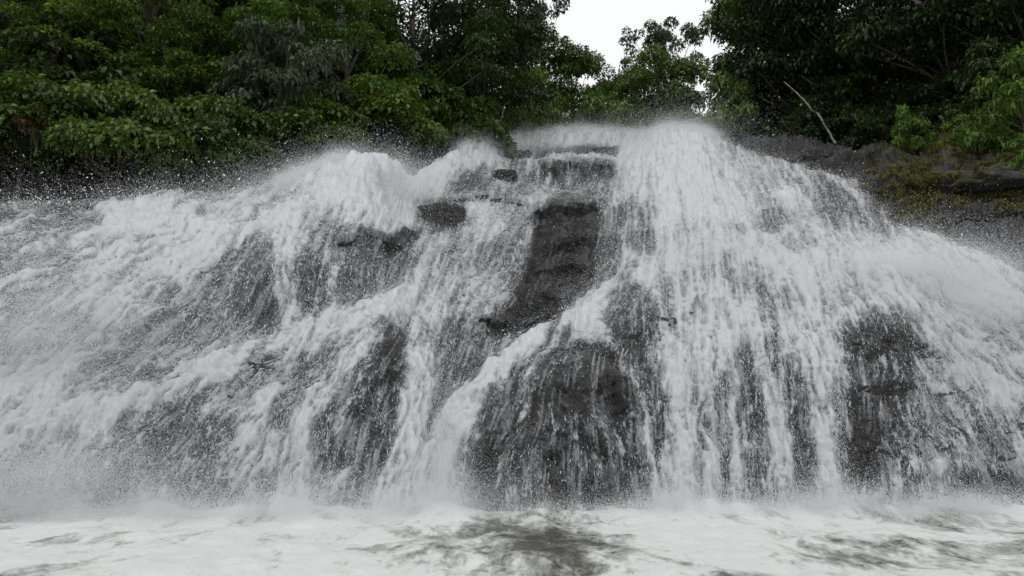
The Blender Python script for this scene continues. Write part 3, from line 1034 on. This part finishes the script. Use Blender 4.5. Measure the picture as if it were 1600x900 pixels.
# ------------------------------------------------------------------ plants
def leaf_quads(base, d, up, length, width, fold=0.18, droop=0.25, tint=None):
    """one folded, pointed leaf of two faces per base point"""
    n = len(base)
    d = d / (np.linalg.norm(d, axis=1, keepdims=True) + 1e-9)
    s = np.cross(d, up)
    s /= np.linalg.norm(s, axis=1, keepdims=True) + 1e-9
    nn = np.cross(s, d)
    L, Wd = length[:, None], width[:, None]
    v = np.empty((n, 6, 3))
    v[:, 0] = base
    v[:, 1] = base + d * L * 0.5 + s * Wd * 0.5 + nn * Wd * fold
    v[:, 2] = base + d * L * 0.5
    v[:, 3] = base + d * L * 0.5 - s * Wd * 0.5 + nn * Wd * fold
    v[:, 4] = base + d * L - nn * L * droop
    v[:, 5] = base
    o = np.arange(n)[:, None] * 6
    q = np.concatenate([o + np.array([[0, 2, 4, 1]]), o + np.array([[0, 3, 4, 2]])], 0)
    return v.reshape(-1, 3), q, np.repeat(tint, 6)


def crown_leaves(r, centres, radii, n, leaf, aspect=0.42, flat=0.75, hang=0.25):
    """leaves spread over the upper skin of many small clumps"""
    w = radii ** 2
    k = r.choice(len(centres), n, p=w / w.sum())
    g = r.normal(size=(n, 3))
    g /= np.linalg.norm(g, axis=1, keepdims=True)
    g[:, 2] = np.where(g[:, 2] < -0.25, -g[:, 2] * 0.6, g[:, 2])
    rr = radii[k] * (0.55 + 0.5 * r.random(n) ** 0.5)
    p = centres[k] + g * rr[:, None] * np.array([1, 1, flat])
    d = g * np.array([1, 1, 0.3]) + r.normal(size=(n, 3)) * 0.5
    d[:, 2] -= hang
    up = np.array([0, 0, 1.0]) + g * 0.5 + r.normal(size=(n, 3)) * 0.35
    L = leaf * r.uniform(0.65, 1.3, n)
    tint = np.clip(0.5 + 0.16 * r.normal(size=n) + 0.12 * r.normal(size=len(centres))[k], 0, 1)
    return leaf_quads(p, d, up, L, L * aspect * r.uniform(0.8, 1.2, n), tint=tint)


def tube(path, rad, sides=7):
    path, rad = np.asarray(path, float), np.asarray(rad, float)
    t = np.gradient(path, axis=0)
    t /= np.linalg.norm(t, axis=1, keepdims=True) + 1e-9
    ref = np.where(np.abs(t[:, 2:3]) > 0.9, np.array([[1.0, 0, 0]]), np.array([[0, 0, 1.0]]))
    a = np.cross(t, ref)
    a /= np.linalg.norm(a, axis=1, keepdims=True) + 1e-9
    b = np.cross(t, a)
    ang = np.linspace(0, 2 * math.pi, sides, endpoint=False)
    v = path[:, None] + rad[:, None, None] * (np.cos(ang)[None, :, None] * a[:, None] + np.sin(ang)[None, :, None] * b[:, None])
    q = []
    for i in range(len(path) - 1):
        for j in range(sides):
            k = (j + 1) % sides
            q.append((i * sides + j, i * sides + k, (i + 1) * sides + k, (i + 1) * sides + j))
    return v.reshape(-1, 3), np.array(q)


def join(parts):
    vs_, qs_, ts_, n = [], [], [], 0
    for p in parts:
        vs_.append(p[0])
        qs_.append(p[1] + n)
        if len(p) > 2:
            ts_.append(p[2])
        n += len(p[0])
    return np.concatenate(vs_), np.concatenate(qs_), (np.concatenate(ts_) if ts_ else None)


def curve_pts(a, b, r, bend, n=7):
    a, b = np.asarray(a, float), np.asarray(b, float)
    t = np.linspace(0, 1, n)[:, None]
    m = r.normal(size=3) * bend * np.linalg.norm(b - a)
    return a + (b - a) * t + m * (t * (1 - t)) * 2 + 0


class Kind:
    """mesh data of one kind of plant, about one unit tall with its real leaf size kept by size"""

    def __init__(self, name, seed, height, width, clumps, n, leaf, mat, bark, shape, aspect=0.42, trunk_r=0.12, rc=(0.10, 0.2), hang=0.25, low=0.25):
        r = np.random.default_rng(seed)
        cs = []
        while len(cs) < clumps:
            g = r.uniform(-1, 1, 3)
            rad = np.linalg.norm(g[:2])
            zf = (g[2] + 1) / 2
            lim = shape(zf)
            if rad > lim or rad < lim * 0.35 and zf < 0.75:
                continue
            cs.append((g[0] * width / 2, g[1] * width / 2, height * (low + (1 - low) * zf)))
        cs = np.array(cs)
        rad = r.uniform(rc[0], rc[1], clumps) * width
        v, q, t = crown_leaves(r, cs, rad, n, leaf, aspect, hang=hang)
        self.crown = make_mesh(name + "_crown", v, quads=q, attrs={"tint": t}, smooth=False)
        self.crown.materials.append(mat)
        parts = []
        lean = r.normal(size=2) * 0.04 * height
        tp = np.array([[lean[0] * s * s, lean[1] * s * s, s * height * 0.86] for s in np.linspace(-0.08, 1, 9)])
        parts.append(tube(tp, trunk_r * np.linspace(1.25, 0.25, 9)))
        for c in cs[r.permutation(clumps)[:min(clumps, 26)]]:
            s = np.clip((c[2] / height - 0.12) * 0.8, 0.08, 0.95)
            a = np.array([lean[0] * s * s, lean[1] * s * s, s * height * 0.86])
            parts.append(tube(curve_pts(a, c, r, 0.1), trunk_r * 0.42 * (1.1 - s) * np.linspace(1, 0.2, 7) + 0.006, 5))
        v, q, _ = join(parts)
        self.trunk = make_mesh(name + "_trunk", v, quads=q)
        self.trunk.materials.append(bark)
        self.h, self.w = height, width


round_ = lambda z: math.sqrt(max(0.02, 1 - (2 * z - 0.9) ** 2)) if z > 0 else 0.2
dome_ = lambda z: math.sqrt(max(0.03, 1 - z * z))
egg_ = lambda z: 0.25 + 0.75 * math.sqrt(max(0.0, 1 - (1.6 * z - 0.7) ** 2)) if z < 0.95 else 0.2
flat_ = lambda z: 1.0 if z > 0.55 else 0.35
K = {
    "shrub": Kind("shrub", 1, 4.0, 5.0, 50, 11500, 0.26, M_LEAF, M_BARK, dome_, 0.55, 0.08, (0.10, 0.17), 0.45, 0.05),
    "overhang": Kind("overhang", 21, 4.0, 5.0, 52, 12500, 0.25, M_LEAF, M_BARK, dome_, 0.55, 0.08, (0.10, 0.17), 0.45, 0.38),
    "shrub_dark": Kind("shrub_dark", 2, 4.0, 5.0, 44, 8000, 0.28, M_LEAF_SHADED, M_BARK, dome_, 0.5, 0.08, (0.10, 0.17), 0.4, 0.05),
    "shrub_bright": Kind("shrub_bright", 3, 3.0, 3.6, 30, 3200, 0.28, M_LEAF_BRIGHT, M_BARK, dome_, 0.42, 0.06, (0.09, 0.16), 0.4, 0.05),
    "tree": Kind("tree", 4, 10.0, 8.0, 64, 19000, 0.27, M_LEAF, M_BARK, egg_, 0.5, 0.2, (0.09, 0.16), 0.35, 0.15),
    "tree_dark": Kind("tree_dark", 5, 11.0, 8.5, 66, 19000, 0.27, M_LEAF_SHADED, M_BARK, egg_, 0.45, 0.22, (0.09, 0.15), 0.35, 0.12),
    "tree_bright": Kind("tree_bright", 6, 10.0, 7.0, 54, 15000, 0.26, M_LEAF_BRIGHT, M_BARK, egg_, 0.45, 0.18, (0.09, 0.15), 0.35, 0.15),
    "tree_grey": Kind("tree_grey", 7, 8.0, 6.5, 44, 9000, 0.34, M_LEAF_GREY, M_BARK, round_, 0.5, 0.16, (0.09, 0.16), 0.5, 0.15),
    "airy": Kind("airy", 8, 12.0, 7.0, 40, 6200, 0.26, M_LEAF_GREY, M_PALEBARK, flat_, 0.5, 0.14, (0.05, 0.10), 0.2, 0.5),
    "slender": Kind("slender", 9, 9.0, 2.6, 14, 500, 0.22, M_LEAF_GREY, M_PALEBARK, flat_, 0.5, 0.06, (0.08, 0.14), 0.2, 0.55),
    "brown": Kind("brown", 10, 2.6, 2.6, 12, 520, 0.26, M_LEAF_BROWN, M_BARK, round_, 0.45, 0.05, (0.10, 0.16), 0.7, 0.3),
}


def plant(kind, px, Y, py_top, width, name, label, cat, group, sink=0.3, py_base=None, dx=0.0):
    k = K[kind]
    a, b = slopes(px, 200)
    x = float(a * Y)
    z0 = float(hill(np.array(x), np.array(Y))) if py_base is None else float(at(px, py_base, Y)[2])
    z1 = float(at(px, py_top, Y)[2])
    h = max(z1 - z0, 1.0) + sink
    e = bpy.data.objects.new(name, None)
    e.empty_display_size = 0.3
    e.location = (x, Y, z0 - sink)
    e.rotation_euler = (random.uniform(-0.06, 0.06), random.uniform(-0.06, 0.06), random.uniform(0, 6.28))
    sw = width / k.w
    e.scale = (sw, sw, h / k.h)
    COL.objects.link(e)
    tag(e, label, cat, group)
    for nm, data in (("trunk", k.trunk), ("crown", k.crown)):
        o = bpy.data.objects.new(nm, data)
        COL.objects.link(o)
        o.parent = e
    return e


GL, GR, GC = "trees and shrubs on the left bank", "trees and shrubs on the right bank", "trees above the brink of the falls"
PLANTS = [
    # kind, column, distance, row of the top, width, name, label, category, group
    ("overhang", -120, 24.8, 120, 5.5, "shrub", "leafy green shrub half outside the left edge of the photo above the black undercut", "shrub", GL),
    ("overhang", 40, 25.6, 135, 5.5, "shrub", "broad leaved shrub lowest at the far left, just above the black gap over the water", "shrub", GL),
    ("overhang", 190, 25.8, 150, 5.0, "shrub", "broad leaved shrub overhanging the left rapids between the corner shrub and the jutting one", "shrub", GL),
    ("overhang", 335, 26.6, 165, 4.6, "shrub", "low bright tipped shrub jutting furthest out over the left rapids", "shrub", GL),
    ("shrub_dark", 120, 29.0, 60, 6.5, "shrub", "dark shrub behind the row of shrubs at the far left", "shrub", GL),
    ("tree", -40, 31.0, -140, 9.0, "broadleaf_tree", "big green tree filling the top left corner", "tree", GL),
    ("tree", 210, 32.0, -120, 8.0, "broadleaf_tree", "tall leafy tree second from the left edge along the top", "tree", GL),
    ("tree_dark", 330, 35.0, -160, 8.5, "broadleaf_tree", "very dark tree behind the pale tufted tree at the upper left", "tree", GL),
    ("tree_grey", 445, 29.0, 30, 4.5, "broadleaf_tree", "greyish tree with pale drooping tufts over the left rapids", "tree", GL),
    ("tree_bright", 400, 31.0, 0, 5.0, "broadleaf_tree", "yellow green tree left of the pale tufted tree", "tree", GL),
    ("tree_bright", 545, 33.5, 0, 6.5, "broadleaf_tree", "bright green tree with rounded leafy head, above the white plume", "tree", GL),
    ("overhang", 480, 29.5, 160, 4.5, "shrub", "green shrub just left of the high white plume, low on the bank", "shrub", GL),
    ("overhang", 590, 33.5, 140, 5.0, "shrub", "dark drooping shrub directly above the white plume", "shrub", GL),
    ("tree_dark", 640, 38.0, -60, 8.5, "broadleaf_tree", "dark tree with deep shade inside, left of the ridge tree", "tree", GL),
    ("shrub", 690, 37.5, 120, 6.0, "shrub", "glossy shrub leaning over the upper left rock slab", "shrub", GL),
    ("tree_bright", 778, 46.5, 10, 5.2, "broadleaf_tree", "tree with lime green sprays at the top, left of the sky gap", "tree", GL),
    ("tree_dark", 720, 44.0, -90, 9.0, "broadleaf_tree", "tall dark tree behind the lime green one, reaching the top edge", "tree", GL),
    ("airy", 836, 54.0, -14, 6.0, "tall_tree", "tall open crowned tree standing against the sky on the left ridge", "tree", GC),
    ("shrub_dark", 722, 43.5, 135, 3.8, "shrub", "dark shrub at the water's edge left of the white crest", "shrub", GL),
    ("shrub", 838, 50.5, 120, 4.6, "shrub", "mid green shrub right behind the left end of the white crest", "shrub", GC),
    ("tree", 840, 57.0, 55, 8.0, "broadleaf_tree", "tree below the tall open crowned tree on the left ridge", "tree", GC),
    ("tree_bright", 897, 60.0, 84, 7.0, "broadleaf_tree", "rounded tree on the slope just right of the left ridge's edge", "tree", GC),
    ("tree_grey", 945, 62.0, 114, 5.0, "broadleaf_tree", "small greyish tree at the lowest point of the sky gap", "tree", GC),
    ("shrub_bright", 915, 50.0, 145, 5.0, "shrub", "pale yellow green shrub above the middle of the white crest", "shrub", GC),
    ("tree_bright", 990, 58.0, 106, 7.0, "broadleaf_tree", "mid green tree in the valley middle beneath the sky", "tree", GC),
    ("slender", 980, 60.0, 58, 2.6, "slender_tree", "spindly nearly leafless tree poking up against the sky", "tree", GC),
    ("airy", 1050, 58.0, 38, 6.0, "tall_tree", "flat topped open tree against the sky, right of the spindly one", "tree", GC),
    ("tree", 1040, 55.0, 92, 7.0, "broadleaf_tree", "dense tree under the flat topped open tree", "tree", GC),
    ("shrub_bright", 985, 50.0, 160, 5.0, "shrub", "light green shrub behind the right end of the white crest", "shrub", GC),
    ("shrub", 1060, 47.0, 150, 6.0, "shrub", "shrub with pale gaps directly above the right white plume", "shrub", GC),
    ("tree", 1232, 47.0, -20, 8.0, "broadleaf_tree", "big green tree bounding the sky gap on its right", "tree", GR),
    ("shrub", 1130, 42.0, 130, 5.0, "shrub", "low shrub behind the flat rocks right of the right plume", "shrub", GR),
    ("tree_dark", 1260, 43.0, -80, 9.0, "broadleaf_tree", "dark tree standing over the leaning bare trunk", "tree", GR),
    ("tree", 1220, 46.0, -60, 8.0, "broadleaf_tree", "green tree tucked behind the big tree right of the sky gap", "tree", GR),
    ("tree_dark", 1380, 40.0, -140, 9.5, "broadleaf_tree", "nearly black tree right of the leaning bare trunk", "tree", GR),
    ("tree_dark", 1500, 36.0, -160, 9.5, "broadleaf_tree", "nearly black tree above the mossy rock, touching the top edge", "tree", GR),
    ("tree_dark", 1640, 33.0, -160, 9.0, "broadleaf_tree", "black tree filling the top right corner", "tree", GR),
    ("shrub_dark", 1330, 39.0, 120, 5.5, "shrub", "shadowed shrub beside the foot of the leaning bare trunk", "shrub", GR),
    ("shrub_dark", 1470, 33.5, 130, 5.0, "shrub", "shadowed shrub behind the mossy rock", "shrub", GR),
    ("shrub_bright", 1600, 25.0, 90, 3.0, "shrub", "bright green shrub at the right edge above the mossy rock", "shrub", GR),
    ("shrub_bright", 1545, 27.0, 165, 1.9, "shrub", "small bright plant on the mossy rock, left of the edge shrub", "shrub", GR),
    ("shrub_bright", 1425, 29.6, 165, 1.4, "shrub", "little glossy plant at the left end of the mossy rock", "shrub", GR),
    ("shrub_bright", 1495, 28.2, 185, 1.5, "shrub", "low leafy tuft on the mossy rock's rim right of the little glossy plant", "shrub", GR),
    ("shrub_bright", 1585, 23.8, 215, 1.1, "shrub", "lowest green tuft at the right edge, hanging down over the moss", "shrub", GR),
    ("shrub_dark", 1560, 29.5, 80, 3.6, "shrub", "dim leafy shrub behind the bright shrub at the right edge", "shrub", GR),
    ("shrub", 1690, 27.0, 20, 4.5, "shrub", "green shrub cut by the right edge of the photo", "shrub", GR),
    ("tree_bright", 115, 29.5, 25, 5.5, "broadleaf_tree", "fresh green leafy tree between the big corner tree and the tall one, upper left", "tree", GL),
    ("tree", 290, 30.5, 45, 5.2, "broadleaf_tree", "mid green tree just left of the yellow green one, above the jutting shrub", "tree", GL),
    ("shrub_dark", 1165, 37.5, 190, 1.8, "shrub", "first small dark bush on the flat rocks, right of the right plume", "shrub", GR),
    ("shrub_dark", 1235, 36.5, 192, 2.2, "shrub", "small dark bush on the flat rocks just left of the leaning trunk's foot", "shrub", GR),
    ("shrub_dark", 1355, 33.0, 186, 2.2, "shrub", "small dark bush on the flat rocks right of the leaning trunk's foot", "shrub", GR),
    ("brown", 60, 23.8, 165, 1.6, "dead_spray", "clump of withered brown leaves low in the left corner shrub", "plant", GL),
    ("brown", 70, 27.5, 45, 2.0, "dead_spray", "clump of withered brown leaves high in the left corner", "plant", GL),
]
for kind, px, Y, pt, w, nm, lab, cat, grp in PLANTS:
    pb = None
    if kind == "brown":
        pb = pt + 60
    elif nm == "shrub" and px in (1545, 1425, 1600, 1495, 1585, 1560, 1165, 1235, 1355):
        pb = {1600: 225, 1585: 262, 1560: 200, 1165: 216, 1235: 220, 1355: 224}.get(px, 228)
    plant(kind, px, Y, pt, w, nm, lab, cat, grp, py_base=pb)

# undergrowth: leaves over the whole forest floor
n = 90000
uy = rng.uniform(20, 75, n)
side = rng.random(n)
d = rng.exponential(7, n) - 0.2
ux = np.where(side < 0.5, np.interp(uy, HY, HXL) - d, np.interp(uy, HY, HXR) + d)
m = rng.random(n) < 0.16
uy = np.where(m, rng.uniform(46, 80, n), uy)
ux = np.where(m, rng.uniform(-4, 22, n), ux)
uz = hill(ux, uy) + rng.exponential(0.5, n) + 0.6 * np.abs(noise3(np.stack([ux, uy, ux * 0], -1) * 0.6)) * 2
ok = (ux > 5) | (uy > 44) | (np.interp(uy, HY, HXL) - ux > np.where(uy < 36, 6.0, 3.0))
ux, uy, uz = ux[ok], uy[ok], uz[ok]
n = len(ux)
base = np.stack([ux, uy, uz], -1)
dv = rng.normal(size=(n, 3)) + np.array([0, -0.6, -0.3])
up = rng.normal(size=(n, 3)) * 0.4 + np.array([0, -0.3, 1])
L = rng.uniform(0.14, 0.34, n)
v, q, t = leaf_quads(base, dv, up, L, L * 0.45, tint=np.clip(0.4 + 0.2 * rng.normal(size=n), 0, 1))
me = make_mesh("undergrowth", v, quads=q, attrs={"tint": t}, smooth=False)
tag(link("undergrowth", me, M_LEAF_SHADED), "dark leafy undergrowth covering the banks beneath the trees", kind="stuff")

# moss tufts on the right rock
mm = (moss_m[nb:] * (fbm(P * 1.1 + 30, 5) > 0.10)).ravel()
i = pick(mm * vis, 48000)
base = ROCK.reshape(-1, 3)[i] + rng.normal(size=(len(i), 3)) * 0.03
dv = nrm[i] + rng.normal(size=(len(i), 3)) * 0.7
L = rng.uniform(0.03, 0.11, len(i))
v, q, t = leaf_quads(base, dv, nrm[i] + rng.normal(size=(len(i), 3)) * 0.5, L, L * 0.5, tint=np.clip(0.5 + 0.25 * rng.normal(size=len(i)), 0, 1))
me = make_mesh("moss", v, quads=q, attrs={"tint": t}, smooth=False)
tag(link("moss", me, M_MOSS), "yellow green moss on the rock at the right bank", kind="stuff")


# ------------------------------------------------------------------ bare leaning trunk
def bare_trunk(pix, Y, r0, name, label):
    pts = np.array([at(x, y, Yv) for x, y, Yv in zip([p[0] for p in pix], [p[1] for p in pix], Y)])
    c = pts[0].copy()
    t = np.linspace(0, 1, 16)
    s = np.linspace(0, 1, len(pts))
    path = np.stack([np.interp(t, s, pts[:, k]) for k in range(3)], 1) - c
    path[1:-1] += rng.normal(size=(14, 3)) * 0.03
    v, q = tube(path, r0 * np.linspace(1.2, 0.45, 16), 8)
    o = link(name, make_mesh(name, v, quads=q), M_PALEBARK)
    o.location = c
    return tag(o, label, "tree")


bare_trunk([(1306, 224), (1282, 185), (1250, 150), (1225, 128)], (36.5, 37, 37.6, 38), 0.05, "leaning_trunk", "pale bare trunk leaning left in front of the dark right bank trees")
bare_trunk([(776, 222), (782, 190), (788, 165)], (40, 40.6, 41), 0.05, "thin_trunk", "thin pale trunk rising from the dark bank left of the white crest")


# ------------------------------------------------------------------ loose boulders
def boulder(px, py, Y, size, label, name="boulder", seed=0, rot=0.0, dry=0.0, moss=0.0):
    r = np.random.default_rng(seed)
    nu, nv = 40, 26
    u = np.linspace(0, 2 * math.pi, nu, endpoint=False)
    v = np.linspace(0.02, math.pi - 0.02, nv)
    uu, vvv = np.meshgrid(u, v)
    s = np.stack([np.cos(uu) * np.sin(vvv), np.sin(uu) * np.sin(vvv), np.cos(vvv)], -1)
    pw = np.sign(s) * np.abs(s) ** 0.6
    p = pw * (1 + 0.32 * fbm(s * 1.3 + seed, 5, ridged=True)[..., None] - 0.1)
    p *= np.array(size) / 2
    p += s * 0.10 * fbm(p * 3 + seed, 5)[..., None]
    idx = np.arange(nu * nv).reshape(nv, nu)
    nx = np.roll(idx, -1, 1)
    q = np.stack([idx[:-1], idx[1:], nx[1:], nx[:-1]], -1).reshape(-1, 4)
    caps = [(0, *((k + 1) % nu, k)) for k in range(1, nu - 1)]
    caps = [(0, k, k + 1) for k in range(1, nu - 1)]
    b0 = (nv - 1) * nu
    caps += [(b0, b0 + k + 1, b0 + k) for k in range(1, nu - 1)]
    me = make_mesh(name, p.reshape(-1, 3), quads=q, tris=caps, attrs={"dry": np.zeros(nu * nv) + dry, "moss": np.zeros(nu * nv) + moss})
    o = link(name, me, M_ROCK)
    o.location = at(px, py, Y)
    o.rotation_euler = (0, 0, rot)
    return tag(o, label, "boulder")


boulder(688, 356, 26.2, (1.9, 1.9, 1.3), "dark blocky boulder parting the water below the left white stream", seed=3, rot=0.2)
boulder(790, 276, 31.6, (0.95, 0.9, 0.42), "small dark stone poking out of the water near the top of the falls", seed=5)
boulder(955, 241, 38.5, (1.9, 1.4, 0.4), "flat dark slab beside the right white plume at the brink", seed=8, rot=-0.15)
boulder(1275, 247, 30.5, (1.2, 1.0, 0.55), "wet stone at the upper edge of the right slide", seed=12)
boulder(1545, 283, 22.9, (1.7, 1.6, 0.5), "smooth grey slab among the moss on the right bank", seed=15, rot=0.2, dry=1, moss=0.7)
